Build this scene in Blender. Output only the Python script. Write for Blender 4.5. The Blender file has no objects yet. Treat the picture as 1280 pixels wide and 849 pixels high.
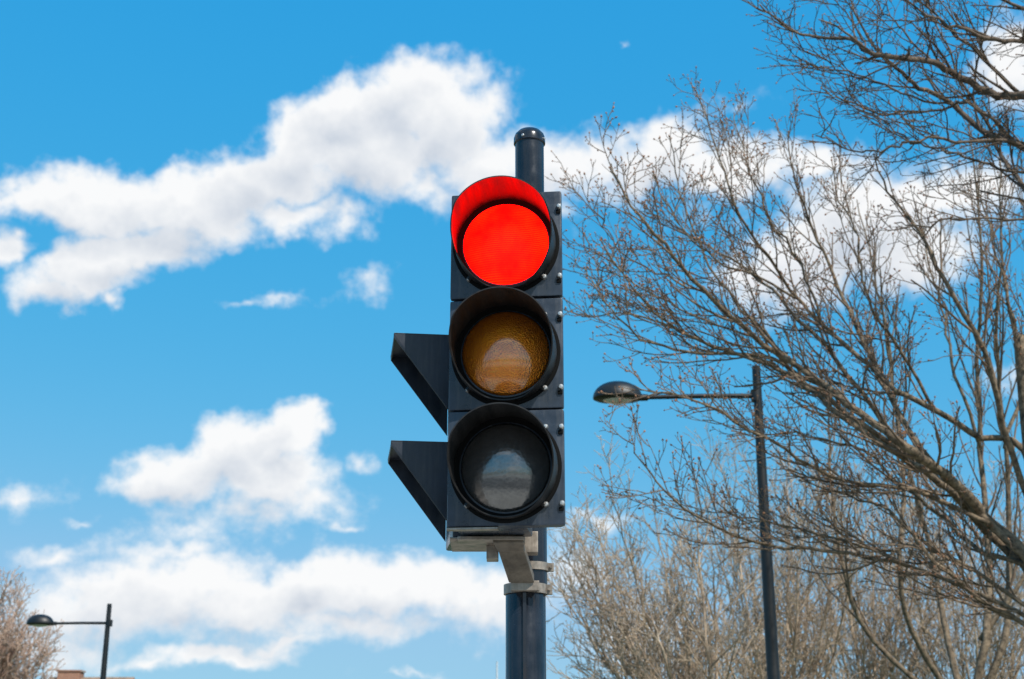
import bpy, bmesh, math, random
from mathutils import Vector, Matrix

R = math.radians
scene = bpy.context.scene
COL = scene.collection

# ------------------------------------------------------------------ geometry of the view
F_PX, PITCH, EYE = 1750.0, math.atan((990 - 424.5) / 1750.0), 1.6
CP, SP = math.cos(PITCH), math.sin(PITCH)

def ray(px, py):
    c, r = (px - 640) / F_PX, (424.5 - py) / F_PX
    return Vector((c, CP - r * SP, SP + r * CP))

def P(px, py, Y):
    """point of the place seen at that spot of the photograph, Y metres ahead"""
    v = ray(px, py)
    return Vector((0, 0, EYE)) + v * (Y / v.y)

# ------------------------------------------------------------------ materials
def new_mat(name):
    m = bpy.data.materials.new(name)
    m.use_nodes = True
    nt = m.node_tree
    b = nt.nodes['Principled BSDF']
    return m, nt, b

def pmat(name, col, rough=.5, metal=0, spec=.5, coat=0, noise=.15, nscale=30, rvar=.1, bump=0, bscale=200, stretch=(1, 1, 1), dust=0, dustcol=(.2, .19, .17)):
    m, nt, b = new_mat(name)
    N, L = nt.nodes, nt.links
    tc = N.new('ShaderNodeTexCoord')
    nz = N.new('ShaderNodeTexNoise'); nz.inputs['Scale'].default_value = nscale
    nz.inputs['Detail'].default_value = 6; nz.inputs['Roughness'].default_value = .62
    mpp = N.new('ShaderNodeMapping'); mpp.inputs['Scale'].default_value = stretch
    L.new(tc.outputs['Object'], mpp.inputs['Vector']); L.new(mpp.outputs[0], nz.inputs['Vector'])
    mr = N.new('ShaderNodeMapRange'); mr.inputs[1].default_value = .3; mr.inputs[2].default_value = .7
    mr.inputs[3].default_value = 1 - noise; mr.inputs[4].default_value = 1 + noise
    L.new(nz.outputs['Fac'], mr.inputs[0])
    mx = N.new('ShaderNodeVectorMath'); mx.operation = 'SCALE'
    mx.inputs[0].default_value = col
    L.new(mr.outputs[0], mx.inputs['Scale'])
    if dust:        # dried rain streaks and road film
        m3 = N.new('ShaderNodeMapping'); m3.inputs['Scale'].default_value = (1, 1, .09)
        n3 = N.new('ShaderNodeTexNoise'); n3.inputs['Scale'].default_value = 70; n3.inputs['Detail'].default_value = 5
        n3.inputs['Roughness'].default_value = .7
        L.new(tc.outputs['Object'], m3.inputs['Vector']); L.new(m3.outputs[0], n3.inputs['Vector'])
        r3 = N.new('ShaderNodeMapRange'); r3.inputs[1].default_value = .48; r3.inputs[2].default_value = .78
        r3.inputs[3].default_value = 0; r3.inputs[4].default_value = dust
        L.new(n3.outputs['Fac'], r3.inputs[0])
        x3 = N.new('ShaderNodeMix'); x3.data_type = 'RGBA'; x3.inputs[7].default_value = (*dustcol, 1)
        L.new(r3.outputs[0], x3.inputs[0]); L.new(mx.outputs[0], x3.inputs[6]); L.new(x3.outputs[2], b.inputs['Base Color'])
    else:
        L.new(mx.outputs[0], b.inputs['Base Color'])
    rr = N.new('ShaderNodeMapRange'); rr.inputs[1].default_value = .3; rr.inputs[2].default_value = .7
    rr.inputs[3].default_value = max(.02, rough - rvar); rr.inputs[4].default_value = min(1, rough + rvar)
    L.new(nz.outputs['Fac'], rr.inputs[0]); L.new(rr.outputs[0], b.inputs['Roughness'])
    b.inputs['Metallic'].default_value = metal
    b.inputs['Specular IOR Level'].default_value = spec
    b.inputs['Coat Weight'].default_value = coat
    b.inputs['Coat Roughness'].default_value = .06
    if bump:
        n2 = N.new('ShaderNodeTexNoise'); n2.inputs['Scale'].default_value = bscale
        n2.inputs['Detail'].default_value = 4
        L.new(tc.outputs['Object'], n2.inputs['Vector'])
        bp = N.new('ShaderNodeBump'); bp.inputs['Strength'].default_value = bump
        bp.inputs['Distance'].default_value = .002
        L.new(n2.outputs['Fac'], bp.inputs['Height']); L.new(bp.outputs[0], b.inputs['Normal'])
    return m

def lens_mat(name, col, metal, rough, coat, cells=260, bump=.35, emit=None, spec=.5):
    m, nt, b = new_mat(name)
    N, L = nt.nodes, nt.links
    tc = N.new('ShaderNodeTexCoord')
    vo = N.new('ShaderNodeTexVoronoi'); vo.inputs['Scale'].default_value = cells
    L.new(tc.outputs['Object'], vo.inputs['Vector'])
    nz = N.new('ShaderNodeTexNoise'); nz.inputs['Scale'].default_value = 45; nz.inputs['Detail'].default_value = 5
    L.new(tc.outputs['Object'], nz.inputs['Vector'])
    ml = N.new('ShaderNodeMath'); ml.operation = 'MULTIPLY_ADD'
    ml.inputs[1].default_value = .5; ml.inputs[2].default_value = .5
    L.new(vo.outputs['Distance'], ml.inputs[0])
    m2 = N.new('ShaderNodeMath'); m2.operation = 'MULTIPLY_ADD'; m2.inputs[1].default_value = .9
    L.new(nz.outputs['Fac'], m2.inputs[0]); L.new(ml.outputs[0], m2.inputs[2])
    sc = N.new('ShaderNodeVectorMath'); sc.operation = 'SCALE'; sc.inputs[0].default_value = col
    L.new(m2.outputs[0], sc.inputs['Scale']); L.new(sc.outputs[0], b.inputs['Base Color'])
    b.inputs['Metallic'].default_value = metal
    b.inputs['Roughness'].default_value = rough
    b.inputs['Specular IOR Level'].default_value = spec
    b.inputs['Coat Weight'].default_value = coat
    b.inputs['Coat Roughness'].default_value = .14; b.inputs['Coat IOR'].default_value = 1.5 if emit else 2.1
    bp = N.new('ShaderNodeBump'); bp.inputs['Strength'].default_value = bump
    bp.inputs['Distance'].default_value = .0015
    L.new(vo.outputs['Distance'], bp.inputs['Height']); L.new(bp.outputs[0], b.inputs['Normal'])
    if emit:
        wv = N.new('ShaderNodeTexWave'); wv.bands_direction = 'Z'; wv.inputs['Scale'].default_value = 62
        wv.inputs['Distortion'].default_value = 2.5; wv.inputs['Detail'].default_value = 3
        wv.inputs['Detail Scale'].default_value = 9
        L.new(tc.outputs['Object'], wv.inputs['Vector'])
        n3 = N.new('ShaderNodeTexNoise'); n3.inputs['Scale'].default_value = 16; n3.inputs['Detail'].default_value = 3
        L.new(tc.outputs['Object'], n3.inputs['Vector'])
        mm = N.new('ShaderNodeMath'); mm.operation = 'MULTIPLY'; mm.inputs[1].default_value = 1
        m4 = N.new('ShaderNodeMapRange'); m4.inputs[1].default_value = .35; m4.inputs[2].default_value = .65
        L.new(n3.outputs['Fac'], m4.inputs[0])
        L.new(wv.outputs['Fac'], mm.inputs[0]); L.new(m4.outputs[0], mm.inputs[1])
        mix = N.new('ShaderNodeMix'); mix.data_type = 'RGBA'
        mix.inputs[6].default_value = (1, emit[1] * .25, emit[2], 1)
        mix.inputs[7].default_value = (1, emit[1] * 2.6, emit[2] * 1.6, 1)
        L.new(mm.outputs[0], mix.inputs[0])
        L.new(mix.outputs[2], b.inputs['Emission Color'])
        b.inputs['Emission Strength'].default_value = emit[0]
    return m

def bark_mat(name, c1, c2, rough=.85, scale=14):
    m, nt, b = new_mat(name)
    N, L = nt.nodes, nt.links
    tc = N.new('ShaderNodeTexCoord')
    nz = N.new('ShaderNodeTexNoise'); nz.inputs['Scale'].default_value = scale; nz.inputs['Detail'].default_value = 6
    nz.inputs['Roughness'].default_value = .7
    L.new(tc.outputs['Object'], nz.inputs['Vector'])
    cr = N.new('ShaderNodeValToRGB')
    cr.color_ramp.elements[0].position = .36; cr.color_ramp.elements[0].color = (*c1, 1)
    cr.color_ramp.elements[1].position = .64; cr.color_ramp.elements[1].color = (*c2, 1)
    L.new(nz.outputs['Fac'], cr.inputs[0]); L.new(cr.outputs[0], b.inputs['Base Color'])
    b.inputs['Roughness'].default_value = rough
    b.inputs['Specular IOR Level'].default_value = .3
    bp = N.new('ShaderNodeBump'); bp.inputs['Strength'].default_value = .6; bp.inputs['Distance'].default_value = .01
    n2 = N.new('ShaderNodeTexNoise'); n2.inputs['Scale'].default_value = 60; n2.inputs['Detail'].default_value = 4
    L.new(tc.outputs['Object'], n2.inputs['Vector'])
    L.new(n2.outputs['Fac'], bp.inputs['Height']); L.new(bp.outputs[0], b.inputs['Normal'])
    return m

def brick_mat(name):
    m, nt, b = new_mat(name)
    N, L = nt.nodes, nt.links
    tc = N.new('ShaderNodeTexCoord')
    mp = N.new('ShaderNodeMapping'); mp.inputs['Rotation'].default_value = (R(90), 0, 0)
    L.new(tc.outputs['Object'], mp.inputs['Vector'])
    br = N.new('ShaderNodeTexBrick'); br.inputs['Scale'].default_value = 4.4
    br.inputs['Color1'].default_value = (.36, .17, .1, 1); br.inputs['Color2'].default_value = (.28, .12, .075, 1)
    br.inputs['Mortar'].default_value = (.4, .36, .3, 1); br.inputs['Mortar Size'].default_value = .012
    L.new(mp.outputs[0], br.inputs['Vector']); L.new(br.outputs['Color'], b.inputs['Base Color'])
    b.inputs['Roughness'].default_value = .9
    return m

M = {}
M['plastic'] = pmat('weathered black plastic', (.024, .034, .051), .32, noise=.4, nscale=14, rvar=.14, bump=.05, bscale=90, dust=.22)
M['visor'] = pmat('black visor plastic', (.0135, .0125, .0125), .5, spec=.4, noise=.6, nscale=42, rvar=.15, stretch=(1, .12, 1))
M['bezel'] = pmat('black rubber', (.005, .005, .005), .85, spec=.12, noise=.2)
M['hoodpaint'] = pmat('black folded sheet', (.017, .0225, .034), .40, noise=.4, nscale=16, rvar=.12, dust=.16)
M['post'] = pmat('black painted steel', (.011, .014, .021), .20, noise=.4, nscale=18, rvar=.12, bump=.06, bscale=45, dust=.07)
M['galv'] = pmat('galvanised steel', (.31, .265, .22), .46, metal=.4, noise=.4, nscale=34, rvar=.15, bump=.1, bscale=150, dust=.65, dustcol=(.10, .075, .05))
M['armsteel'] = pmat('weathered steel', (.17, .14, .108), .5, metal=.35, noise=.45, nscale=26, rvar=.15, bump=.12, bscale=120, dust=.6, dustcol=(.06, .045, .03))
M['screw'] = pmat('bright zinc screw', (.52, .51, .49), .35, metal=.8, noise=.1)
M['red'] = lens_mat('lit red lens', (.3, .004, .002), 0, .5, .0, emit=(10.5, .0014, .0002), bump=.1, spec=.12)
M['amber'] = lens_mat('amber lens', (.92, .225, .003), .76, .32, .9, cells=290, bump=1.0)
M['green'] = lens_mat('dark green lens', (.12, .115, .11), .66, .23, .8, cells=130, bump=.35)
M['pedlens'] = lens_mat('dark pedestrian lens', (.06, .065, .065), .2, .2, .6, cells=90, bump=.1)
M['lampblack'] = pmat('black lamp paint', (.0055, .0065, .0075), .42, noise=.3, nscale=6)
M['lampglass'] = pmat('pale lamp glass', (.62, .60, .57), .25, coat=.4, noise=.15, nscale=20)
M['mast'] = pmat('pale grey paint', (.55, .58, .6), .5)
M['barkA'] = bark_mat('dark bark', (.05, .036, .026), (.18, .13, .092))
M['barkB'] = bark_mat('brown bark', (.055, .04, .027), (.27, .20, .13), scale=22)
M['twigB'] = bark_mat('brown twig', (.092, .063, .042), (.26, .185, .127), scale=5)
M['barkD'] = bark_mat('grey tan bark', (.22, .155, .105), (.55, .42, .30), scale=4)
M['barkE'] = bark_mat('pinkish brown bark', (.36, .235, .18), (.60, .43, .33), scale=3)
M['bud'] = bark_mat('brown bud', (.20, .09, .05), (.40, .21, .115), scale=9)
M['budpale'] = bark_mat('pale catkin', (.33, .25, .185), (.58, .48, .37), scale=5)
M['brick'] = brick_mat('house brick')
M['tile'] = pmat('brown roof tile', (.25, .17, .12), .85, noise=.3, nscale=3, bump=.3, bscale=8)
M['whitepaint'] = pmat('white window paint', (.75, .75, .72), .5, noise=.05)
M['glass'] = pmat('window pane glass', (.03, .04, .045), .08, spec=.8, noise=.1)
M['doorpaint'] = pmat('dark blue door paint', (.03, .06, .12), .4)
M['clay'] = pmat('clay chimney pot', (.42, .2, .1), .8)
M['asphalt'] = pmat('asphalt', (.055, .055, .056), .85, noise=.3, nscale=2, bump=.5, bscale=90)
M['paving'] = pmat('concrete paving', (.34, .31, .27), .85, noise=.15, nscale=3, bump=.3, bscale=60)
M['kerb'] = pmat('concrete kerb', (.38, .36, .33), .85, noise=.15, nscale=5)
M['paint'] = pmat('white road paint', (.72, .72, .7), .7, noise=.15, nscale=8)
M['turf'] = pmat('short turf', (.075, .1, .035), .95, noise=.4, nscale=.6, bump=.5, bscale=20)

# ------------------------------------------------------------------ mesh helpers
class MB:
    def __init__(s): s.v, s.f = [], []
    def add(s, vs, fs):
        n = len(s.v); s.v += [tuple(v) for v in vs]; s.f += [tuple(i + n for i in f) for f in fs]
    def box(s, x0, x1, y0, y1, z0, z1):
        s.add([(x0,y0,z0),(x1,y0,z0),(x1,y1,z0),(x0,y1,z0),(x0,y0,z1),(x1,y0,z1),(x1,y1,z1),(x0,y1,z1)],
              [(0,3,2,1),(4,5,6,7),(0,1,5,4),(1,2,6,5),(2,3,7,6),(3,0,4,7)])
    def prism(s, poly, axis, a, b):
        """poly: 2-D outline; extruded along 'x','y' or 'z' from a to b"""
        def pt(u, w, t): return {'x': (t, u, w), 'y': (u, t, w), 'z': (u, w, t)}[axis]
        n = len(poly)
        s.add([pt(u, w, a) for u, w in poly] + [pt(u, w, b) for u, w in poly],
              [tuple(range(n))[::-1], tuple(range(n, 2 * n))] + [(i, (i + 1) % n, n + (i + 1) % n, n + i) for i in range(n)])
    def tube(s, pts, rad, sides=12, caps=True):
        pts = [Vector(p) for p in pts]; n = len(pts)
        t = (pts[1] - pts[0]).normalized()
        u = t.cross(Vector((0, 0, 1)) if abs(t.z) < .9 else Vector((1, 0, 0))).normalized()
        vs, fs = [], []
        for i, p in enumerate(pts):
            t = (pts[min(i + 1, n - 1)] - pts[max(i - 1, 0)]).normalized()
            u = (u - t * u.dot(t)).normalized(); w = t.cross(u)
            r = rad[i] if isinstance(rad, (list, tuple)) else rad
            for k in range(sides):
                a = 2 * math.pi * k / sides
                vs.append(p + (u * math.cos(a) + w * math.sin(a)) * r)
        for i in range(n - 1):
            for k in range(sides):
                k2 = (k + 1) % sides
                fs.append((i * sides + k, i * sides + k2, (i + 1) * sides + k2, (i + 1) * sides + k))
        if caps:
            fs.append(tuple(range(sides))[::-1]); fs.append(tuple(range((n - 1) * sides, n * sides)))
        s.add(vs, fs)
    def lathe(s, prof, axis='z', seg=48, sx=1, sy=1):
        """prof: list of (radius, height); rings round the axis, closed where radius is 0"""
        vs, fs = [], []
        def pt(r, h, a):
            c, q = r * math.cos(a) * sx, r * math.sin(a) * sy
            return (c, q, h) if axis == 'z' else (c, -h, q)
        for r, h in prof:
            for k in range(seg): vs.append(pt(r, h, 2 * math.pi * k / seg))
        for i in range(len(prof) - 1):
            for k in range(seg):
                k2 = (k + 1) % seg
                fs.append((i * seg + k, i * seg + k2, (i + 1) * seg + k2, (i + 1) * seg + k))
        s.add(vs, fs)
    def build(s, name, mat, parent=None, smooth=False, bevel=0, weld=True):
        me = bpy.data.meshes.new(name)
        me.from_pydata(s.v, [], s.f); me.update()
        if weld or bevel:
            bm = bmesh.new(); bm.from_mesh(me)
            bmesh.ops.remove_doubles(bm, verts=bm.verts, dist=1e-5)
            bmesh.ops.dissolve_degenerate(bm, edges=bm.edges, dist=1e-6)
            if bevel:
                ed = [e for e in bm.edges if len(e.link_faces) == 2 and e.calc_face_angle(0) > R(35)]
                bmesh.ops.bevel(bm, geom=ed, offset=bevel, segments=2, affect='EDGES', profile=.6)
            bmesh.ops.recalc_face_normals(bm, faces=bm.faces)
            bm.to_mesh(me); bm.free()
        me.materials.append(M[mat])
        if smooth:
            me.polygons.foreach_set('use_smooth', [True] * len(me.polygons))
            if smooth != 'all':
                me.set_sharp_from_angle(angle=R(smooth if smooth is not True else 35))
        o = bpy.data.objects.new(name, me); COL.objects.link(o)
        if parent: o.parent = parent
        return o

def empty(name, loc, rz=0):
    o = bpy.data.objects.new(name, None); COL.objects.link(o)
    o.location = loc; o.rotation_euler = (0, 0, rz); o.empty_display_size = .2
    return o

def tag(o, label=None, cat=None, group=None, kind=None):
    if label: o['label'] = label
    if cat: o['category'] = cat
    if group: o['group'] = group
    if kind: o['kind'] = kind
    return o

# ------------------------------------------------------------------ ground, road, pavement (below the frame; they reflect and bounce light)
def structure(name, mb, mat):
    return tag(mb.build(name, mat), kind='structure')
b = MB(); b.add([(-900,-900,-.13),(900,-900,-.13),(900,900,-.13),(-900,900,-.13)], [(0,1,2,3)]); structure('ground', b, 'turf')
b = MB(); b.box(-60, 60, -1.0, 7.5, -.12, 0); structure('pavement', b, 'paving')
b = MB(); b.add([(-60,-9.2,-.124),(60,-9.2,-.124),(60,-1.13,-.124),(-60,-1.13,-.124)], [(0,1,2,3)]); structure('road', b, 'asphalt')
b = MB(); b.box(-60, 60, -1.126, -1.003, -.122, .004); structure('kerb', b, 'kerb')
b = MB(); b.box(-60, 60, -34, -9.25, -.122, 0.0); structure('added_far_pavement', b, 'paving')  # unseen paving, added to keep turf green out of the lens reflections
b = MB()
for i in range(-14, 15): b.add([(i*4-1,-5.2,-.120),(i*4+1,-5.2,-.120),(i*4+1,-5.08,-.120),(i*4-1,-5.08,-.120)], [(0,1,2,3)])
structure('road_markings', b, 'paint')

# ------------------------------------------------------------------ traffic light
POST = Vector((.047, 3.42, 0))
tl = tag(empty('traffic_light', POST), 'black three lamp traffic light showing red on a dark post', 'traffic light')
# post: wide lower tube, narrow upper tube
b = MB(); seg = 40
b.lathe([(0, 0), (.10, 0), (.10, .012), (.050, .02), (.0485, .6), (.0485, 2.062), (.0435, 2.075), (0, 2.075)], seg=seg)
b.v = [(x - .014, y, z) for x, y, z in b.v]
b2 = MB(); b2.lathe([(0, 2.06), (.0385, 2.06), (.0385, 3.262), (0, 3.262)], seg=seg)
b.add(b2.v, b2.f)
# weld seam and a slim cable cover running up the lower tube
b.box(-.021, -.013, -.0525, -.046, .3, 2.055)
post = b.build('post', 'post', tl, smooth=30)
b = MB(); b.lathe([(.0385, 3.255), (.0425, 3.257), (.0425, 3.272), (.039, 3.283), (.030, 3.293), (.016, 3.299), (0, 3.301)], seg=40)
b.build('post_cap', 'post', post, smooth=50)
for k in range(4):
    a = R(45 + 90 * k + 20)
    b = MB(); b.lathe([(.004, 0), (.004, .002), (.002, .0035), (0, .0037)], axis='y', seg=10)
    s = b.build('screw', 'screw', post, smooth=True)
    s.location = (.0425 * math.sin(a), -.0425 * math.cos(a), 3.265); s.rotation_euler = (0, 0, a)

# main head: local frame x along the panel, y into it, z up, origin at the amber lens on the panel's face
HC = P(632.3, 442, 3.08); YAW = -R(6)
def head_part(o):
    o.location = HC - POST; o.rotation_euler = (0, 0, YAW); return o
b = MB(); b.box(-.1265, .1265, .0195, .034, -.4005, .4005)
b.box(-.118, .046, .0335, .158, -.399, .399)
housing = head_part(b.build('housing', 'plastic', tl, smooth=30, bevel=.006))
b = MB(); b.box(-.133, -.018, -.001, .022, -.4065, -.4025)  # thin pale strip along part of the housing's bottom edge
b.build('pale_strip', 'galv', housing)

LR = .1008
def visor_len(t):
    """visor depth against the angle from the top"""
    t = abs(t)
    k = 0 if t < R(62) else min(1, (t - R(62)) / R(96))
    return .142 * (1 - k) ** 1.0 + .017 * k
def make_visor(parent, name='visor'):
    b = MB(); n, m = 96, 7
    vs, fs = [], []
    for side, off in ((0, 0), (1, .0028)):
        for j in range(m):
            for k in range(n):
                t = -math.pi + 2 * math.pi * k / n
                s = j / (m - 1); d = visor_len(t) * s
                r = .1158 - .0018 * s + off
                vs.append((r * math.sin(t), -.004 - d, r * math.cos(t) - .005 * s * (d / .142)))
    def I(side, j, k): return side * n * m + j * n + k % n
    for k in range(n):
        for j in range(m - 1):
            fs.append((I(0,j,k), I(0,j,k+1), I(0,j+1,k+1), I(0,j+1,k)))
            fs.append((I(1,j,k), I(1,j+1,k), I(1,j+1,k+1), I(1,j,k+1)))
        fs.append((I(0,m-1,k), I(0,m-1,k+1), I(1,m-1,k+1), I(1,m-1,k)))
        fs.append((I(0,0,k), I(1,0,k), I(1,0,k+1), I(0,0,k+1)))
    b.add(vs, fs)
    # fixing lugs round the foot
    for t in (45, 135, 225, 315):
        a = R(t); c, s_ = math.sin(a), math.cos(a)
        b.tube([(c * .116, -.004, s_ * .116), (c * .125, -.004, s_ * .125)], .008, 8)
    return b.build(name, 'visor', parent, smooth=40)
def make_lens(parent, name, mat):
    b = MB(); prof = []
    for i in range(21):
        t = i / 20; r = LR * (1 - t); prof.append((r, .003 + .033 * (1 - (r / LR) ** 2)))
    b.lathe([(LR, -.010)] + prof, axis='y', seg=96)
    return b.build(name, mat, parent, smooth='all')
screw_me = None
for cz, nm, lensmat, lab in ((.270, 'red_lens', 'red', 'lit red'), (0, 'amber_lens', 'amber', 'unlit amber'), (-.268, 'green_lens', 'green', 'unlit dark green')):
    b = MB(); z1 = .1325
    b.box(-.132, .132, 0, .020, -z1, z1)
    door = b.build('lamp_door', 'plastic', tl, smooth=30, bevel=.0045)
    door.location = HC - POST + Vector((0, 0, cz)); door.rotation_euler = (0, 0, YAW)
    b = MB(); b.lathe([(.1265, -.001), (.1265, .0035), (.122, .0065), (.1185, .0065), (.1165, .003), (.106, .0005), (.1022, -.001), (.1016, -.006)], axis='y', seg=96)
    b.build('bezel', 'bezel', door, smooth=50)
    lo = make_lens(door, nm, lensmat); lo['label'] = lab + ' round lens'
    make_visor(door)
    for x, z in ((.0905, .0905), (.0905, -.0865), (-.0865, -.0855), (-.0865, .0885), (.1265, .0905), (.1265, -.0845)):
        b = MB(); b.lathe([(.0065, -.001), (.0065, .005), (.0045, .0095), (.0, .0105)], axis='y', seg=14)
        if screw_me is None:
            s = b.build('screw', 'screw', door, smooth=45); screw_me = s.data
        else:
            s = bpy.data.objects.new('screw', screw_me); COL.objects.link(s); s.parent = door
        s.location = (x, 0, z)
    for z in (.0905, -.0845):   # dark lugs and the screws' shadows, shaped as black blocks at the hinge edge
        b = MB(); b.box(.119, .1300, -.004, .0, z - .017, z - .008)
        b.build('lug_shadow', 'bezel', door, bevel=.0015)

# pedestrian head behind, facing left
PO = Vector((-.140, 3.266, 0)); PR = R(7)
def ped_part(o, z=0):
    o.location = PO - POST + Vector((0, 0, z)); o.rotation_euler = (0, 0, PR); return o
b = MB(); b.box(0, .112, 0, .200, 2.168, 2.695)
ped = ped_part(b.build('pedestrian_housing', 'plastic', tl, smooth=30, bevel=.006))
for zt in (2.668, 2.398):
    W = .196; H = .208; D = .148; T = .003
    b = MB()
    b.box(-D, 0, 0, W, -T, 0)
    for y0 in (0, W - T):
        b.prism([(-D, -T), (-D, -.012), (0, -H), (0, -T)], 'y', y0, y0 + T)
    b.box(-D, -D + .003, T, W - T, -.013, -T)
    h = b.build('hood', 'hoodpaint', ped, bevel=.0009); h.location = (-.001, .002, zt)
    b = MB(); prof = [(.085 * (1 - i / 8), .012 * (1 - (1 - i / 8) ** 2)) for i in range(9)]
    b.lathe(prof, axis='y', seg=40); l = b.build('pedestrian_lens', 'pedlens', ped, smooth='all')
    l.rotation_euler = (0, 0, -R(90)); l.location = (-.001, W / 2 + .002, zt - .09)

# bracket under the two heads, down to the clamps on the post
b = MB()
zB = 2.164
# channel under the pedestrian head, with a sloping front lip
b.prism([(3.262, zB), (3.268, zB - .004), (3.40, zB - .008), (3.43, zB - .002), (3.43, zB + .004), (3.262, zB + .004)], 'x', -.146, -.036)
b.v = [(x - POST.x, y - POST.y, z) for x, y, z in b.v]
q = MB()
# arm: a folded strap stepping down from below the head to the lower clamp
def strap(px0, px1, y0, Y0, qx0, qx1, y1, Y1, th):
    a0, a1, c0, c1 = P(px0, y0, Y0), P(px1, y0, Y0), P(qx0, y1, Y1), P(qx1, y1, Y1)
    up = Vector((0, .25, 1)).normalized() * th
    vs = [a0, a1, c1, c0] + [v + up for v in (a0, a1, c1, c0)]
    q.add([v - POST for v in vs], [(0,3,2,1),(4,5,6,7),(0,1,5,4),(1,2,6,5),(2,3,7,6),(3,0,4,7)])
strap(616, 655, 678.5, 3.20, 622, 655, 690, 3.25, .02)
strap(622.5, 655.5, 689, 3.25, 636, 668, 729, 3.345, .022)
arm_mb = q
# short stub and side cheek
s0 = P(608, 690, 3.27) - POST; b.box(s0.x, s0.x + .028, s0.y, s0.y + .05, s0.z - .016, s0.z + .016)
s1 = P(655.6, 690.5, 3.29) - POST; b.box(s1.x, s1.x + .032, s1.y, s1.y + .05, s1.z, s1.z + .05)
s2 = P(571, 664, 3.15) - POST; b.box(s2.x, s2.x + .155, -.225, -.12, 2.150, 2.1585)
br = b.build('mounting_bracket', 'galv', tl, bevel=.0018)
arm_mb.build('bracket_arm', 'armsteel', br, bevel=.003)
def clamp(cx, r, z, h):
    b = MB(); b.lathe([(r, z - h), (r + .0045, z - h), (r + .0045, z + h), (r, z + h), (r, z - h)], seg=40)
    b.v = [(x + cx, y, zz) for x, y, zz in b.v]
    b.box(cx + r + .001, cx + r + .016, -.010, .008, z - h, z + h)      # bolted ear
    b.tube([(cx + r + .009, -.018, z), (cx + r + .009, .016, z)], .0042, 6)
    o = b.build('clamp_band', 'galv', br, smooth=40); return o
zl = P(655, 734, 3.372).z; clamp(-.014, .0487, zl, .0115)
zu = P(676, 708, 3.40).z; clamp(0, .0387, zu, .0095)
b = MB(); b.box(-.050, .018, -.072, -.050, zl - .0115, zl + .0125); b.build('clamp_plate', 'galv', br, bevel=.002)

# ------------------------------------------------------------------ street lamps
def street_lamp(pole_px, pole_top, arm_y0, arm_px, arm_y1, nose_px, Y, r_bot, r_top, label, ll):
    top = P(pole_px, pole_top, Y)
    t = tag(empty('street_lamp', (top.x, Y, 0)), label, 'street lamp', 'black street lamps with one side arm')
    b = MB(); b.tube([(0,0,0), (0,0,.05), (0,0,.9), (0,0,.95), (0,0,3), (0,0,top.z)], [r_bot*1.9, r_bot*1.6, r_bot*1.6, r_bot*1.1, r_bot, r_top], 20)
    b.build('pole', 'lampblack', t, smooth=35)
    a0 = P(pole_px, arm_y0, Y); a1 = P(arm_px, arm_y1, Y); nose = P(nose_px, arm_y1, Y)
    o = Vector((top.x, Y, 0))
    b = MB(); mid = (a0 * .5 + a1 * .5) + Vector((0, 0, .006))
    b.tube([a0 - o + Vector((r_top*.9, 0, 0)), mid - o, a1 - o + Vector((-.05, 0, 0))], [r_top * .62, r_top * .58, r_top * .55], 14)
    b.tube([a0 - o + Vector((0, 0, -r_top*1.4)), a0 - o + Vector((0, 0, r_top*1.4))], r_top * 1.28, 16)
    b.build('arm', 'lampblack', t, smooth=35)
    L = (a1.x - nose.x); cx = (a1.x + nose.x) / 2 - o.x; cz = (a1.z) - .012
    b = MB(); rx, ry, hz = L / 2, L * .36, L * .35
    prof = [(0, -.072), (.78, -.078), (.90, -.05), (.985, -.012), (1.0, .01)]
    for i in range(1, 15):
        a = math.pi / 2 * i / 14; prof.append((math.cos(a) ** .9 if i < 14 else 0, .01 + hz / rx * math.sin(a)))
    b.lathe([(r, h * rx) for r, h in prof], seg=48, sx=rx, sy=ry)
    # neck where the arm enters
    b.tube([(rx * .80, 0, .012), (rx * 1.22, 0, .012)], [L * .075, r_top * .8], 16)
    hd = b.build('lantern', 'lampblack', t, smooth=60); hd.location = (cx, 0, cz)
    b = MB(); b.lathe([(.66, -.070 * rx), (.62, -.10 * rx), (.5, -.15 * rx), (.25, -.19 * rx), (0, -.20 * rx)], seg=40, sx=rx * .92, sy=ry * .92)
    b.build('lamp_glass', 'lampglass', hd, smooth='all')
    return t
street_lamp(945, 458, 495, 803, 497, 741, 13.0, .058, .040, 'nearer and larger black street lamp standing among bare branches', 0)
street_lamp(137, 755, 779, 67, 779.5, 33, 28.0, .062, .045, 'smaller distant black street lamp in front of far brown tree', 0)

top = P(621.2, 827, 40)
b = MB(); b.tube([(0,0,0),(0,0,3),(0,0,top.z)], [.05, .03, .022], 10)
mst = b.build('mast', 'mast', smooth=True); mst.location = (top.x, 40, 0)
tag(mst, 'slim pale mast far behind the traffic light post', 'mast')

# ------------------------------------------------------------------ far house: only ridge and chimney rise into the frame
HY = 90; rp = P(62, 846.4, HY); rq = P(168, 847, HY)
hs = tag(empty('house', ((rp.x + rq.x) / 2, HY, 0)), 'far brick house, its roof ridge and chimney showing below the left lamp', 'house')
w = (rq.x - rp.x) / 2; zr = rp.z; ze = zr - 3.0
b = MB(); b.box(-w + .2, w - .2, -3.6, 3.6, -.2, ze - .02)
for s in (-1, 1): b.prism([(-3.6, ze - .02), (3.6, ze - .02), (0, zr - .25)], 'x', s * (w - .2) - .1, s * (w - .2) + .1)
b.build('wall', 'brick', hs)
b = MB(); b.prism([(-4.0, ze - .35), (0, zr - .2), (4.0, ze - .35), (4.0, ze - .17), (0, zr), (-4.0, ze - .17)], 'x', -w, w)
rf = b.build('roof', 'tile', hs)
cl, cr_ = P(75, 838.5, HY).x - hs.location.x, P(103, 838.5, HY).x - hs.location.x
zc = P(89, 838.3, HY).z
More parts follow.
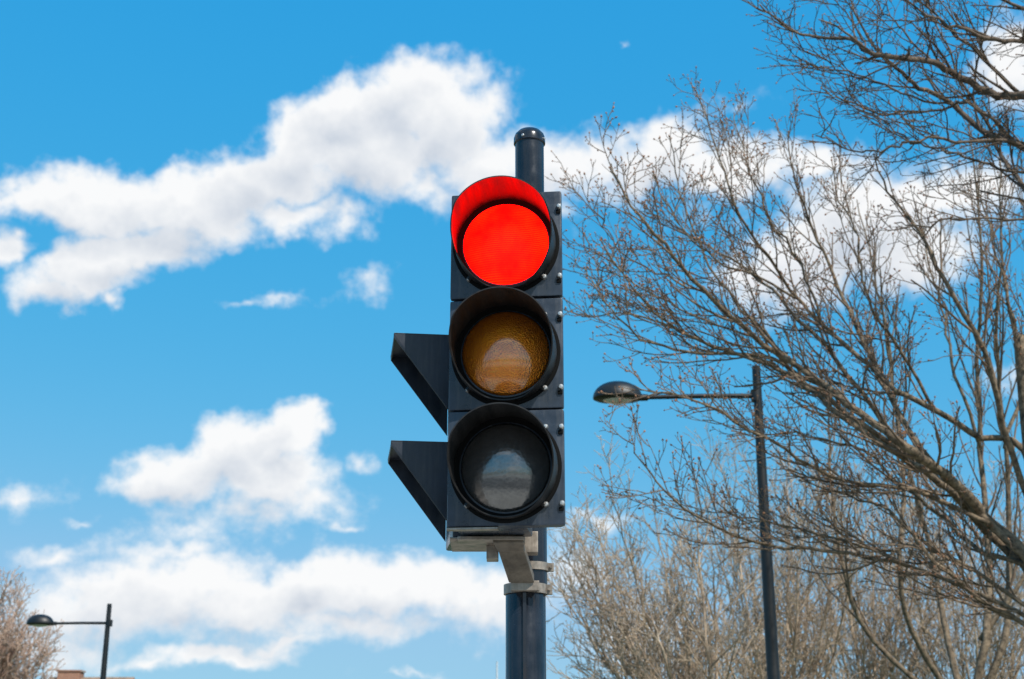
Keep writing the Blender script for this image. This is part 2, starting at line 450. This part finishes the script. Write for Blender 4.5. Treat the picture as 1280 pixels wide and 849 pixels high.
b = MB(); b.box(cl, cr_, -.45, .45, zr - .9, zc - .09); b.box(cl - .07, cr_ + .07, -.52, .52, zc - .09, zc)
b.build('chimney', 'brick', rf)
for x in (-w * .55, w * .45):
    for z in (ze - 1.75, ze - 4.4):
        if z < .3: continue
        b = MB()
        for a in ((x-.65, x-.58, z, z+1.3), (x+.58, x+.65, z, z+1.3), (x-.58, x+.58, z, z+.07), (x-.58, x+.58, z+1.23, z+1.3), (x-.03, x+.03, z+.07, z+1.23)):
            b.box(a[0], a[1], -3.64, -3.58, a[2], a[3])
        wn = b.build('window', 'whitepaint', hs)
        b = MB(); b.box(x-.58, x+.58, -3.61, -3.602, z+.07, z+1.23); b.build('pane', 'glass', wn)
b = MB(); b.box(-.45, .45, -3.63, -3.6, 0, 2.05); b.build('door', 'doorpaint', hs)

# ------------------------------------------------------------------ bare trees
class Tree:
    def __init__(s, seed, sc=1.0, rmin=.003, up=.10, density=1.0, leaf=(.5, .3), l1=.8, l2=.36, l3=.13, budp=.6, budsize=1.0, spread=1.0, gaps=(.11, .078, .052), ang=(18, 42), rm=(4.2, 1.9, 1.15), wander=.8):
        s.gaps, s.ang, s.rm, s.wander = gaps, ang, rm, wander
        s.rng = random.Random(seed); s.trunk, s.crown, s.bud = MB(), MB(), MB()
        s.sc, s.rmin, s.up, s.density = sc, rmin, up, density
        s.L = (l1 * sc, l2 * sc, l3 * sc); s.budp, s.budsize, s.spread = budp, budsize, spread
    def smooth(s, pts, per=4, jit=0):
        """Catmull-Rom through the guide points, with a slow wander"""
        out = []; n = len(pts)
        for i in range(n - 1):
            p0, p1, p2, p3 = pts[max(i-1,0)], pts[i], pts[i+1], pts[min(i+2,n-1)]
            for k in range(per):
                t = k / per
                out.append(.5 * ((2*p1) + (p2-p0)*t + (2*p0-5*p1+4*p2-p3)*t*t + (3*p1-p0-3*p2+p3)*t**3))
        out.append(pts[-1].copy())
        if jit:
            for p in out[1:]:
                p += Vector((s.rng.gauss(0, jit), s.rng.gauss(0, jit), s.rng.gauss(0, jit)))
        return out
    def limb(s, pts, r0, r1, main=True, start=.12, dens=1.0, l1=1.0):
        r0 *= .84
        pts = s.smooth(pts, 4, (.006 if r0 > .03 else .010) * s.sc); n = len(pts)
        rad = [r0 + (r1 - r0) * (i / (n - 1)) ** .8 for i in range(n)]
        (s.trunk if main else s.crown).tube(pts, rad, 8 if r0 > .02 else 6)
        s.children(pts, rad, 1, start, dens, l1)
        s.twig_end(pts[-1], (pts[-1] - pts[-3]).normalized(), rad[-1], 2)
    def walk(s, p, d, length, r0, r1, steps, wander, up):
        pts = [p.copy()]; st = length / steps
        for _ in range(steps):
            d = (d + Vector((s.rng.gauss(0, wander), s.rng.gauss(0, wander), s.rng.gauss(0, wander) + up))).normalized()
            p = p + d * st; pts.append(p.copy())
        return pts, [r0 + (r1 - r0) * i / steps for i in range(steps + 1)]
    def children(s, pts, rad, level, start, dens=1.0, lmul=1.0):
        rng = s.rng
        seglen = [(pts[i+1] - pts[i]).length for i in range(len(pts) - 1)]; tot = sum(seglen)
        gap = s.gaps[level - 1] * s.sc / (s.density * dens)
        pos = tot * start + gap * rng.random(); phase = rng.random() * 6.28
        while pos < tot * .985:
            acc, i = 0, 0
            while i < len(seglen) - 1 and acc + seglen[i] < pos: acc += seglen[i]; i += 1
            f = (pos - acc) / max(seglen[i], 1e-6)
            p = pts[i].lerp(pts[i+1], min(1, f)); r = rad[i] + (rad[i+1] - rad[i]) * min(1, f)
            t = (pts[i+1] - pts[i]).normalized()
            u = t.cross(Vector((.3, .2, 1))).normalized(); v = t.cross(u)
            phase += 2.4 + rng.gauss(0, .5)
            ang = R(rng.uniform(*s.ang) + 6 * (level - 1)) * s.spread
            d = (t * math.cos(ang) + (u * math.cos(phase) + v * math.sin(phase)) * math.sin(ang)).normalized()
            if d.z < -.35: d.z *= .4; d.normalize()
            frac = pos / tot
            ln = s.L[level-1] * lmul * (1.1 - .62 * frac) * rng.uniform(.45, 1.35)
            ln = min(ln, tot * .75)
            cr = max(s.rmin * (1.7, 1.3, 1.0)[level-1], min(r * .62, s.rmin * s.rm[level-1] * rng.uniform(.7, 1.15)))
            ce = max(s.rmin * .8, cr * .5)
            steps = (7, 5, 3)[level-1]
            cp, crd = s.walk(p, d, ln, cr, ce, steps, (.11, .17, .22)[level-1] * s.wander, s.up * (.6, .8, .7)[level-1])
            s.crown.tube(cp, crd, (5, 4, 3)[level-1], caps=False)
            if level < 3: s.children(cp, crd, level + 1, .14 if level == 1 else .2)
            s.twig_end(cp[-1], (cp[-1] - cp[-2]).normalized(), ce, level)
            pos += gap * rng.uniform(.5, 1.6)
    def twig_end(s, p, d, r, level):
        if s.rng.random() > s.budp: return
        b = s.budsize * s.rmin * s.rng.uniform(1.5, 2.6); l = b * s.rng.uniform(2.0, 3.6)
        u = d.cross(Vector((.1, .9, .4))).normalized(); v = d.cross(u)
        vs = [p - d * l * .1, p + d * l]
        for k in range(4):
            a = k * math.pi / 2; vs.append(p + d * l * .38 + (u * math.cos(a) + v * math.sin(a)) * b)
        s.bud.add(vs, [(0, 3, 2), (0, 4, 3), (0, 5, 4), (0, 2, 5), (1, 2, 3), (1, 3, 4), (1, 4, 5), (1, 5, 2)])
    def build(s, base, label, mt, mc, mbud, group):
        t = tag(empty('bare_tree', base), label, 'tree', group)
        nc = len(s.crown.f); s.crown.add(s.bud.v, s.bud.f)      # twigs with their buds
        for nm, mb, m in (('trunk', s.trunk, mt), ('crown', s.crown, mc)):
            bx, by, bz = base
            mb.v = [(x - bx, y - by, z - bz) for x, y, z in mb.v]
            o = mb.build(nm, m, t, smooth='all', weld=False)
            if nm == 'crown':
                o.data.materials.append(M[mbud])
                nb = len(s.bud.f)
                o.data.polygons.foreach_set('material_index', [0] * nc + [1] * nb)
        return t

def guide(rng, px, Y0, dY, amp=.35):
    """guide points: pixel polyline with its own depth run (root Y0 -> tip Y0+dY) and a wander in depth"""
    n = len(px); ph = rng.random() * 6.28
    return [P(x, y, Y0 + dY * i / (n - 1) + amp * math.sin(ph + i * 1.1) * min(1, i / 2)) for i, (x, y) in enumerate(px)]

G = 'bare trees beside the traffic light'
# --- overhanging tree whose trunk stands outside the frame on the right
T = Tree(11, sc=.92, rmin=.0026, up=.05, density=.78, budp=.45, l1=.62, l2=.30, l3=.12)
Y = 8.6; base = P(1560, 700, Y); base.z = -.15
tp = [Vector((base.x, Y, -.15)), Vector((base.x, Y, 1.2)), Vector((base.x - .05, Y, 2.6)), P(1540, 330, Y), P(1520, 150, Y), P(1470, -60, Y), P(1400, -260, Y)]
T.trunk.tube(T.smooth(tp, 4), [.19 - .0057 * i for i in range(25)], 14)
for px, dY, r0, r1 in [
    ([(1538,330),(1420,190),(1340,140),(1280,122),(1235,117),(1190,90),(1165,78),(1130,72),(1085,65),(1065,50),(1020,46),(985,35),(950,8)], -.5, .050, .005),
    ([(1538,330),(1410,260),(1330,205),(1268,178),(1230,165),(1190,130),(1150,110),(1120,85),(1095,62),(1070,20),(1060,-15)], .6, .045, .005),
    ([(1268,178),(1210,128),(1178,134),(1110,144),(1075,133),(1045,122),(1025,108)], .2, .014, .004),
    ([(1330,205),(1264,177),(1206,177),(1157,173),(1121,184),(1082,191),(1044,180),(1020,166)], -.7, .016, .004),
    ([(1538,345),(1400,290),(1300,245),(1262,212),(1245,180),(1225,140),(1200,100),(1180,50),(1150,-10)], .9, .028, .005),
    ([(1520,150),(1400,80),(1300,55),(1240,50),(1200,35),(1150,12),(1100,-20)], -.8, .030, .005),
    ([(1520,150),(1380,40),(1290,15),(1240,-5),(1180,-40)], .4, .028, .006),
    ([(1420,300),(1340,285),(1280,272),(1200,273),(1155,281),(1120,278)], -.3, .013, .004),
    ([(1330,215),(1262,215),(1215,200),(1175,186),(1140,178),(1100,150),(1060,130),(1030,120)], .8, .014, .004),
    ([(1280,122),(1215,60),(1180,30),(1140,-10)], -.6, .018, .005),
    ([(1130,72),(1090,92),(1050,88),(1020,85),(1000,75)], -.2, .009, .0035),
    ([(1165,78),(1130,40),(1105,15),(1085,-15)], .3, .010, .004),
    ([(1085,65),(1075,40),(1050,10),(1040,-10)], .2, .008, .004),
    ([(1190,130),(1140,120),(1095,100),(1060,95),(1030,75),(1000,60),(985,40)], .2, .010, .0035)]:
    T.limb(guide(T.rng, px, Y, dY, .22), r0, r1, start=.25 if len(px) > 8 else .08)
T.build(tuple(base), 'dark bare tree reaching in from the upper right, boughs overhanging above the larger lamp', 'barkA', 'barkA', 'bud', G)

# --- large bare tree, main limb sweeping from lower right to upper left
T = Tree(23, sc=1.0, rmin=.0027, up=.10, density=.86, budp=.85, budsize=1.3, l1=.80, l2=.34, l3=.105)
Y = 10.2; base = P(1400, 900, Y); base.z = -.15
tp = [Vector((base.x, Y, -.15)), Vector((base.x, Y, .9)), P(1375, 960, Y), P(1335, 810, Y), P(1310, 690, Y), P(1290, 560, Y), P(1275, 420, Y)]
T.trunk.tube(T.smooth(tp, 4), [.15 - .0042 * i for i in range(25)], 14)
for px, dY, r0, r1 in [
    ([(1345,840),(1290,705),(1240,655),(1200,610),(1160,578),(1120,550),(1060,505),(1000,462),(940,420),(880,365),(830,305),(789,257),(764,205)], -1.2, .066, .005),
    ([(1345,850),(1300,735),(1250,680),(1205,632),(1165,595),(1110,560),(1050,520),(990,470),(930,445),(850,415),(790,360),(752,300)], -.4, .050, .005),
    ([(1240,655),(1150,580),(1070,525),(1010,480),(950,450),(890,432),(830,405),(780,392),(728,398)], .5, .036, .004),
    ([(1060,505),(980,455),(920,442),(860,440),(800,420),(755,375),(732,335)], -.6, .022, .004),
    ([(1320,720),(1280,563),(1227,547),(1171,515),(1121,487),(1075,448),(1026,402),(998,374),(960,320),(925,270),(905,215),(885,155),(865,105)], .5, .036, .0045),
    ([(1290,705),(1220,640),(1150,560),(1100,470),(1062,390),(1035,330),(1010,270),(992,215),(985,165)], .9, .040, .0045),
    ([(1310,690),(1262,560),(1230,440),(1180,350),(1150,290),(1110,240),(1092,195)], -.9, .036, .005),
    ([(1240,655),(1140,612),(1060,602),(980,562),(900,515),(850,495),(790,484)], -1.3, .024, .004),
    ([(1340,800),(1180,722),(1060,692),(960,680),(880,652),(830,612),(800,575),(788,545)], -1.0, .022, .0035),
    ([(1330,790),(1180,690),(1100,688),(1020,665),(940,650),(890,635)], .8, .022, .004),
    ([(1290,705),(1230,690),(1170,640),(1125,603),(1080,565),(1010,545),(940,540),(880,525)], 1.2, .026, .004),
    ([(1120,550),(1060,470),(1000,400),(950,350),(900,315),(850,290),(810,270)], .9, .026, .004),
    ([(1000,462),(940,400),(900,350),(860,270),(845,215),(840,170)], .3, .018, .004),
    ([(998,374),(955,350),(905,330),(865,300),(830,250),(815,215)], -.4, .013, .004),
    ([(1026,402),(1000,330),(960,270),(940,220),(930,185),(915,140)], .6, .014, .004),
    ([(1171,515),(1120,430),(1085,370),(1072,300),(1050,250),(1040,205)], -.5, .018, .004),
    ([(940,420),(880,400),(820,370),(775,345),(745,330)], .2, .012, .004),
    ([(1290,560),(1275,470),(1262,380),(1240,300),(1225,230)], .5, .030, .005),
    ([(1330,810),(1240,760),(1170,700),(1110,640),(1060,620),(1000,600)], -.3, .026, .004),
    ([(880,365),(830,345),(785,325),(760,290),(752,265)], -.3, .011, .0035)]:
    T.limb(guide(T.rng, px, Y, dY, .3), r0, r1, start=.3 if r0 > .03 else .1, l1=.9)
T.build(tuple(base), 'large brown bare tree, its thick limb slanting up left behind the larger street lamp', 'barkB', 'twigB', 'bud', G)

# --- upright multi-stem tree near the right edge
T = Tree(37, sc=1.25, rmin=.0032, up=.16, density=.62, budp=.5, l1=.8, l2=.36, l3=.13, spread=.85)
Y = 13.6; base = P(1215, 990, Y); base.z = -.15
tp = [Vector((base.x, Y, -.15)), P(1214, 1000, Y), P(1212, 900, Y)]
T.trunk.tube(T.smooth(tp, 4), [.14 - .006 * i for i in range(9)], 12)
for px, dY, r0, r1 in [
    ([(1212,905),(1232,800),(1236,700),(1226,560),(1222,450),(1228,350),(1222,250),(1210,150)], .4, .058, .007),
    ([(1212,905),(1255,800),(1262,700),(1256,560),(1246,420),(1252,300),(1250,200)], -.6, .050, .007),
    ([(1212,905),(1180,780),(1165,690),(1125,540),(1112,430),(1092,340),(1070,250)], .9, .046, .006),
    ([(1212,905),(1140,790),(1125,700),(1130,600),(1115,480),(1105,400),(1100,330)], -.8, .040, .006),
    ([(1226,560),(1195,470),(1180,400),(1162,330),(1150,260)], .3, .026, .006),
    ([(1256,560),(1285,450),(1290,350),(1280,250)], .3, .028, .006),
    ([(1212,905),(1090,800),(1052,700),(1040,600),(1035,520),(1020,450)], .5, .036, .006),
    ([(1225,800),(1290,700),(1310,600),(1320,500)], .2, .032, .006)]:
    T.limb(guide(T.rng, px, Y, dY, .35), r0, r1, start=.2)
T.build(tuple(base), 'upright bare tree of many straight stems at the right edge behind the slanting limb', 'barkB', 'twigB', 'bud', G)

# --- pale twiggy trees behind the lamp
def fan_tree(seed, bx, Y, tips, label, group, mats, sc, rmin, density, bud, base_py=960, l1=.9, bend=.35, budp=.55, budsize=.95, r0=.05, amp=.6, up=.12):
    T = Tree(seed, sc=sc, rmin=rmin, up=up, density=density, budp=budp, budsize=budsize, l1=l1, l2=.42, l3=.16, gaps=(.095, .062, .042), ang=(20, 48), rm=(3.4, 1.8, 1.15))
    base = P(bx, base_py, Y); top = base.copy(); base.z = -.15
    T.trunk.tube(T.smooth([base, base.lerp(top, .5) + Vector((.02, .01, 0)), top], 4), [r0 * 2.2 - r0 * .1 * i for i in range(9)], 12)
    for tx, ty in tips:
        mx = bx + (tx - bx) * bend; my = base_py + (ty - base_py) * .55
        px = [(bx, base_py), (bx + (mx - bx) * .5, base_py + (my - base_py) * .55), (mx, my), (tx * .6 + mx * .4, ty * .6 + my * .4), (tx, ty)]
        T.limb(guide(T.rng, px, Y, T.rng.uniform(-1, 1) * amp * 3, amp), r0 * T.rng.uniform(.5, .9), rmin * 1.4, start=.18)
    return T.build(tuple(base), label, *mats, group)
TAN = ('barkD', 'barkD', 'budpale')
fan_tree(5, 905, 18.0, [(704,690),(716,650),(745,665),(765,622),(790,690),(815,630),(840,690),(870,640),(730,720),(760,745),(785,790),(815,770),(720,760),(890,690),(690,720),(850,760)],
    'pale tan bare tree low behind the larger lamp pole, nearest the traffic light post', G, TAN, 1.5, .0041, .72, 1.5, base_py=1010, l1=.8, bend=.62)
fan_tree(6, 985, 20.5, [(880,610),(905,585),(930,640),(950,590),(985,570),(1000,620),(1025,585),(860,680),(1050,650),(920,710),(1070,700),(850,730),(1000,700)],
    'pale tan bare tree low just behind and right of the larger lamp pole', G, TAN, 1.6, .0044, .72, 1.5, base_py=1010, l1=.85, bend=.6)
fan_tree(7, 1095, 23.5, [(1010,600),(1040,560),(1065,600),(1090,570),(1120,620),(1150,600),(1180,650),(990,690),(1200,700),(1060,690),(1130,700),(970,740)],
    'pale tan bare tree low between the larger lamp pole and the upright stems', G, TAN, 1.75, .0048, .70, 1.5, base_py=1010, l1=.85, bend=.6)
fan_tree(8, 1235, 22.0, [(1130,700),(1150,650),(1180,680),(1210,640),(1240,670),(1270,640),(1300,660),(1330,690),(1110,740),(1200,740),(1280,730)],
    'pale tan bare tree low in the bottom right corner', G, TAN, 1.7, .0045, .72, 1.5, base_py=1010, l1=.85, bend=.6)
fan_tree(9, -45, 44, [(-110,760),(-70,738),(-30,730),(-12,745),(4,738),(16,760),(26,750),(40,775),(52,790),(60,812),(66,832),(-10,790),(24,800),(-60,800),(10,820),(45,840),(-30,770)],
    'far pinkish brown bare tree cut by the left edge, behind the smaller lamp', 'far bare trees', ('barkE', 'barkE', 'barkE'), 2.4, .0100, .95, 1.2, base_py=960, l1=.55, r0=.12, amp=.5, bend=.5)

# ------------------------------------------------------------------ sky with clouds
SUN = Vector((.396, -.539, .743)).normalized()
SUN_EL = math.asin(SUN.z); SUN_AZ = math.atan2(SUN.x, SUN.y)
STR = .10
wd = bpy.data.worlds.new('World'); scene.world = wd; wd.use_nodes = True
nt = wd.node_tree; N, L = nt.nodes, nt.links
N.clear()
def node(t, **k):
    n = N.new(t)
    for a, v in k.items(): setattr(n, a, v)
    return n
def math_(op, a, b=None, c=None, clamp=False, tree=None):
    n = (tree or nt).nodes.new('ShaderNodeMath'); n.operation = op; n.use_clamp = clamp
    for i, v in enumerate((a, b, c)):
        if v is None: continue
        if hasattr(v, 'node'): (tree or nt).links.new(v, n.inputs[i])
        else: n.inputs[i].default_value = v
    return n.outputs[0]
def vmath(op, a, b=None, s=None, tree=None):
    n = (tree or nt).nodes.new('ShaderNodeVectorMath'); n.operation = op
    for i, v in enumerate((a, b)):
        if v is None: continue
        if hasattr(v, 'node'): (tree or nt).links.new(v, n.inputs[i])
        else: n.inputs[i].default_value = v
    if s is not None: n.inputs['Scale'].default_value = s
    return n.outputs[0]
K, EC = 1750.0, R(20)
def sky_q(px, py):
    d = ray(px, py).normalized()
    return math.atan2(d.x, d.y) * math.cos(EC) * K, (math.asin(d.z) - EC) * K
# clouds: centre and half-axes of each puff, tilt, weight
PUFFS = [
 (515,125,92,66,-10,1),(440,140,85,48,-20,1),(385,180,85,55,-25,.9),(565,160,70,70,25,.9),(610,205,75,52,10,.8),(690,215,85,46,5,.7),(745,200,34,40,0,.55),
 (470,190,120,60,0,1),(540,235,46,36,0,.55),(340,222,100,46,-14,1),(245,258,135,44,-8,1),(125,255,100,46,0,1),(55,250,56,28,-10,.8),(370,268,80,24,-18,.6),
 (165,312,105,34,-16,.9),(105,342,74,38,-12,1),(60,365,48,26,0,.7),(135,375,14,16,0,.5),(4,308,24,24,0,.7),(432,275,38,30,-30,.42),(10,252,30,22,0,.5),
 (835,195,72,48,-5,.95),(790,215,45,50,0,.7),(915,215,85,42,5,.85),(1010,205,110,28,8,.6),(920,128,55,22,-8,.22),(1095,270,125,66,0,1),(1020,320,110,62,-20,1),(1120,310,95,60,10,1),(950,345,60,45,0,.6),(1180,235,80,35,0,.7),
 (1268,80,42,56,0,.75),(1235,235,60,42,0,.6),(1275,470,40,22,0,.4),
 (456,358,38,21,-10,.30),(350,381,44,14,-10,.32),(312,386,36,11,0,.27),(595,130,52,58,40,.6),(772,50,13,10,0,.2),
 (372,540,42,44,-20,1),(385,515,22,26,-30,.8),(305,560,78,46,-16,1),(225,592,82,40,-12,1),(340,595,84,42,0,.85),(385,622,62,32,-5,.5),(320,640,110,28,-8,.4),(230,662,90,24,-14,.3),(458,578,20,20,-20,.26),
 (25,622,40,14,-8,.34),(72,695,54,17,-8,.4),(100,650,20,9,0,.2),(425,657,24,10,-10,.28),
 (405,725,70,40,-10,1),(360,720,40,28,0,.7),(470,735,95,44,0,.95),(555,738,90,42,0,.85),(620,745,55,50,0,.7),(330,755,120,42,0,.9),(230,735,110,42,-10,.85),(160,750,120,52,-8,.8),(90,765,70,40,0,.6),(220,695,70,22,-20,.45),(420,785,200,26,-4,.45),
 (270,822,110,17,-6,.65),(350,806,90,12,-6,.5),(180,835,60,12,0,.4),(520,845,90,10,0,.15),(60,810,90,40,0,.4),
 (230,730,270,110,-8,.11),(60,620,140,70,0,.07),(900,250,210,120,10,.09),(560,160,160,90,0,.08),
 (715,710,55,50,0,.35),(742,648,36,13,0,.35),(790,800,60,50,0,.35),(700,270,40,18,0,.3),
]
def puff_group(puffs):
  gt = bpy.data.node_groups.new('cloud puffs', 'ShaderNodeTree')
  gt.interface.new_socket('Vector', in_out='INPUT', socket_type='NodeSocketVector')
  gt.interface.new_socket('Field', in_out='OUTPUT', socket_type='NodeSocketFloat')
  gi, go = gt.nodes.new('NodeGroupInput'), gt.nodes.new('NodeGroupOutput')
  cur = None; vin = gi.outputs[0]
  for ip, (px, py, a, h, rot, wgt) in enumerate(puffs):
      if ip and ip % 8 == 0:      # evaluate the puffs in batches
          ma = gt.nodes.new('ShaderNodeVectorMath'); ma.operation = 'MULTIPLY_ADD'
          gt.links.new(cur, ma.inputs[0]); ma.inputs[1].default_value = (1e-7, 1e-7, 0); gt.links.new(gi.outputs[0], ma.inputs[2])
          vin = ma.outputs[0]
      cx, cy = sky_q(px, py)
      mp = gt.nodes.new('ShaderNodeMapping'); mp.vector_type = 'TEXTURE'
      mp.inputs['Location'].default_value = (cx, cy, 0)
      mp.inputs['Rotation'].default_value = (0, 0, R(-rot))
      mp.inputs['Scale'].default_value = (a * 1.12, h * 1.12, 1)
      gt.links.new(vin, mp.inputs[0])
      ln = gt.nodes.new('ShaderNodeVectorMath'); ln.operation = 'LENGTH'
      gt.links.new(mp.outputs[0], ln.inputs[0])
      f = math_('MULTIPLY_ADD', ln.outputs['Value'], -max(wgt, .35), wgt, tree=gt)
      if cur is None: cur = f
      else: cur = math_('SMOOTH_MAX', cur, f, .12, tree=gt)
  gt.links.new(cur, go.inputs[0])
  return gt
G_ALL = puff_group(PUFFS); G_BIG = puff_group([p for p in PUFFS if p[5] >= .6 and p[2] >= 42])

geo = node('ShaderNodeTexCoord')
sep = node('ShaderNodeSeparateXYZ'); L.new(geo.outputs['Generated'], sep.inputs[0])
az = math_('ARCTAN2', sep.outputs[0], sep.outputs[1])
el = math_('ARCSINE', sep.outputs[2])
qx = math_('MULTIPLY', az, math.cos(EC) * K)
qy = math_('MULTIPLY', math_('SUBTRACT', el, EC), K)
cmb = node('ShaderNodeCombineXYZ'); L.new(qx, cmb.inputs[0]); L.new(qy, cmb.inputs[1])
q = cmb.outputs[0]
def noise_vec(scale, amp, detail, seed):
    n = node('ShaderNodeTexNoise'); n.inputs['Scale'].default_value = scale; n.inputs['Detail'].default_value = detail
    n.inputs['Roughness'].default_value = .55
    L.new(vmath('ADD', q, (seed * 917., seed * 311., 0)), n.inputs['Vector'])
    return vmath('SCALE', vmath('SUBTRACT', n.outputs['Color'], (.5, .5, .5)), s=amp)
w1 = noise_vec(1 / 70, 70, 3, 1)
w2 = noise_vec(1 / 22, 20, 3, 2)
qw = vmath('ADD', q, vmath('ADD', w1, w2))
flat = node('ShaderNodeVectorMath', operation='MULTIPLY'); flat.inputs[1].default_value = (1, 1, 0); L.new(qw, flat.inputs[0])
def field(vec, grp=None):
    g = node('ShaderNodeGroup'); g.node_tree = grp or G_ALL; L.new(vec, g.inputs[0]); return g.outputs[0]
nd = node('ShaderNodeTexNoise'); nd.inputs['Scale'].default_value = 1 / 34; nd.inputs['Detail'].default_value = 8; nd.inputs['Roughness'].default_value = .58
L.new(q, nd.inputs['Vector'])
nz = math_('SUBTRACT', nd.outputs['Fac'], .5)
F0 = field(flat.outputs[0])
mb1 = node('ShaderNodeVectorMath', operation='MULTIPLY_ADD'); L.new(F0, mb1.inputs[0]); mb1.inputs[1].default_value = (1e-7, 1e-7, 0)
L.new(vmath('ADD', flat.outputs[0], (20, 38, 0)), mb1.inputs[2])
F1 = field(mb1.outputs[0], G_BIG)
dens = math_('ADD', F0, math_('MULTIPLY', nz, .75))
# other directions of the sky: scattered fair-weather clouds
n4 = node('ShaderNodeTexNoise'); n4.inputs['Scale'].default_value = 3.2; n4.inputs['Detail'].default_value = 9; n4.inputs['Roughness'].default_value = .58
mpz = node('ShaderNodeMapping'); mpz.inputs['Scale'].default_value = (1, 1, 2.4); L.new(geo.outputs['Generated'], mpz.inputs[0]); L.new(mpz.outputs[0], n4.inputs['Vector'])
away = node('ShaderNodeMapRange'); away.inputs[1].default_value = .50; away.inputs[2].default_value = .75
L.new(math_('ABSOLUTE', az), away.inputs[0])
above = node('ShaderNodeMapRange'); above.inputs[1].default_value = .66; above.inputs[2].default_value = .8; L.new(el, above.inputs[0])
reg = math_('MAXIMUM', away.outputs[0], above.outputs[0])
d2 = math_('MULTIPLY', math_('SUBTRACT', n4.outputs['Fac'], .53), 4.0)
d2 = math_('SUBTRACT', d2, math_('MULTIPLY', math_('SUBTRACT', 1.0, reg), 3.0))
dens = math_('MAXIMUM', dens, d2)
al = node('ShaderNodeMapRange', interpolation_type='SMOOTHSTEP'); al.inputs[1].default_value = -.06; al.inputs[2].default_value = .50
L.new(dens, al.inputs[0])
alpha = math_('MULTIPLY', al.outputs[0], .97)
# thicker cloud between a point and the sun greys it
sh = math_('MULTIPLY_ADD', math_('MAXIMUM', F1, 0.0), -1.0, 1.16)
n5 = node('ShaderNodeTexNoise'); n5.inputs['Scale'].default_value = 1 / 55; n5.inputs['Detail'].default_value = 6; n5.inputs['Roughness'].default_value = .55
L.new(vmath('ADD', q, (50, 900, 0)), n5.inputs['Vector'])
sh = math_('ADD', sh, math_('MULTIPLY', math_('SUBTRACT', n5.outputs['Fac'], .5), 1.0), clamp=True)
cc = node('ShaderNodeMix', data_type='RGBA')
cc.inputs[6].default_value = (.57 / STR, .63 / STR, .72 / STR, 1); cc.inputs[7].default_value = (.98 / STR, .98 / STR, .98 / STR, 1)
L.new(sh, cc.inputs[0])
sky = node('ShaderNodeTexSky', sky_type='NISHITA'); sky.sun_disc = False
sky.sun_elevation = SUN_EL; sky.sun_rotation = SUN_AZ
sky.altitude = 50; sky.air_density = 1.0; sky.dust_density = .6; sky.ozone_density = 1.0
# deep saturated spring blue: per-channel response of the sky's own radiance
s3 = node('ShaderNodeSeparateColor'); L.new(sky.outputs[0], s3.inputs[0])
def chan(i, g, k): return math_('MULTIPLY', math_('POWER', math_('MULTIPLY', s3.outputs[i], STR), g), k / STR)
cg = chan(1, .40, .71); cb = chan(2, .12, .86)
crd = math_('MINIMUM', chan(0, 1.75, 1.55), math_('MULTIPLY', cg, .53))
c3 = node('ShaderNodeCombineColor'); L.new(crd, c3.inputs[0]); L.new(cg, c3.inputs[1]); L.new(cb, c3.inputs[2])
sk = c3.outputs[0]
mx = node('ShaderNodeMix', data_type='RGBA'); L.new(alpha, mx.inputs[0]); L.new(sk, mx.inputs[6]); L.new(cc.outputs[2], mx.inputs[7])
wd.cycles.sampling_method = 'MANUAL'; wd.cycles.sample_map_resolution = 512
bg = node('ShaderNodeBackground'); bg.inputs[1].default_value = STR; L.new(mx.outputs[2], bg.inputs[0])
wo = node('ShaderNodeOutputWorld'); L.new(bg.outputs[0], wo.inputs[0])

sl = bpy.data.lights.new('sun', 'SUN'); sl.energy = 5.0; sl.angle = R(.5); sl.color = (1, .95, .87)
so = bpy.data.objects.new('sun', sl); COL.objects.link(so)
so.rotation_euler = SUN.to_track_quat('Z', 'Y').to_euler(); so.location = (10, -12, 20)

# ------------------------------------------------------------------ camera
cam = bpy.data.cameras.new('camera'); co = bpy.data.objects.new('camera', cam); COL.objects.link(co)
co.location = (0, 0, EYE); co.rotation_euler = (R(90) + PITCH, 0, 0)
cam.sensor_width = 36; cam.lens = 36 * F_PX / 1280; cam.clip_end = 3000; cam.clip_start = .05
cam.dof.use_dof = True; cam.dof.focus_distance = 3.24; cam.dof.aperture_fstop = 9.0
scene.camera = co

scene.render.engine = 'CYCLES'
vs = scene.view_settings
vs.view_transform = 'Standard'; vs.look = 'None'; vs.exposure = 0; vs.gamma = 1; vs.use_curve_mapping = False
scene.cycles.max_bounces = 8
scene.cycles.sample_clamp_indirect = 8
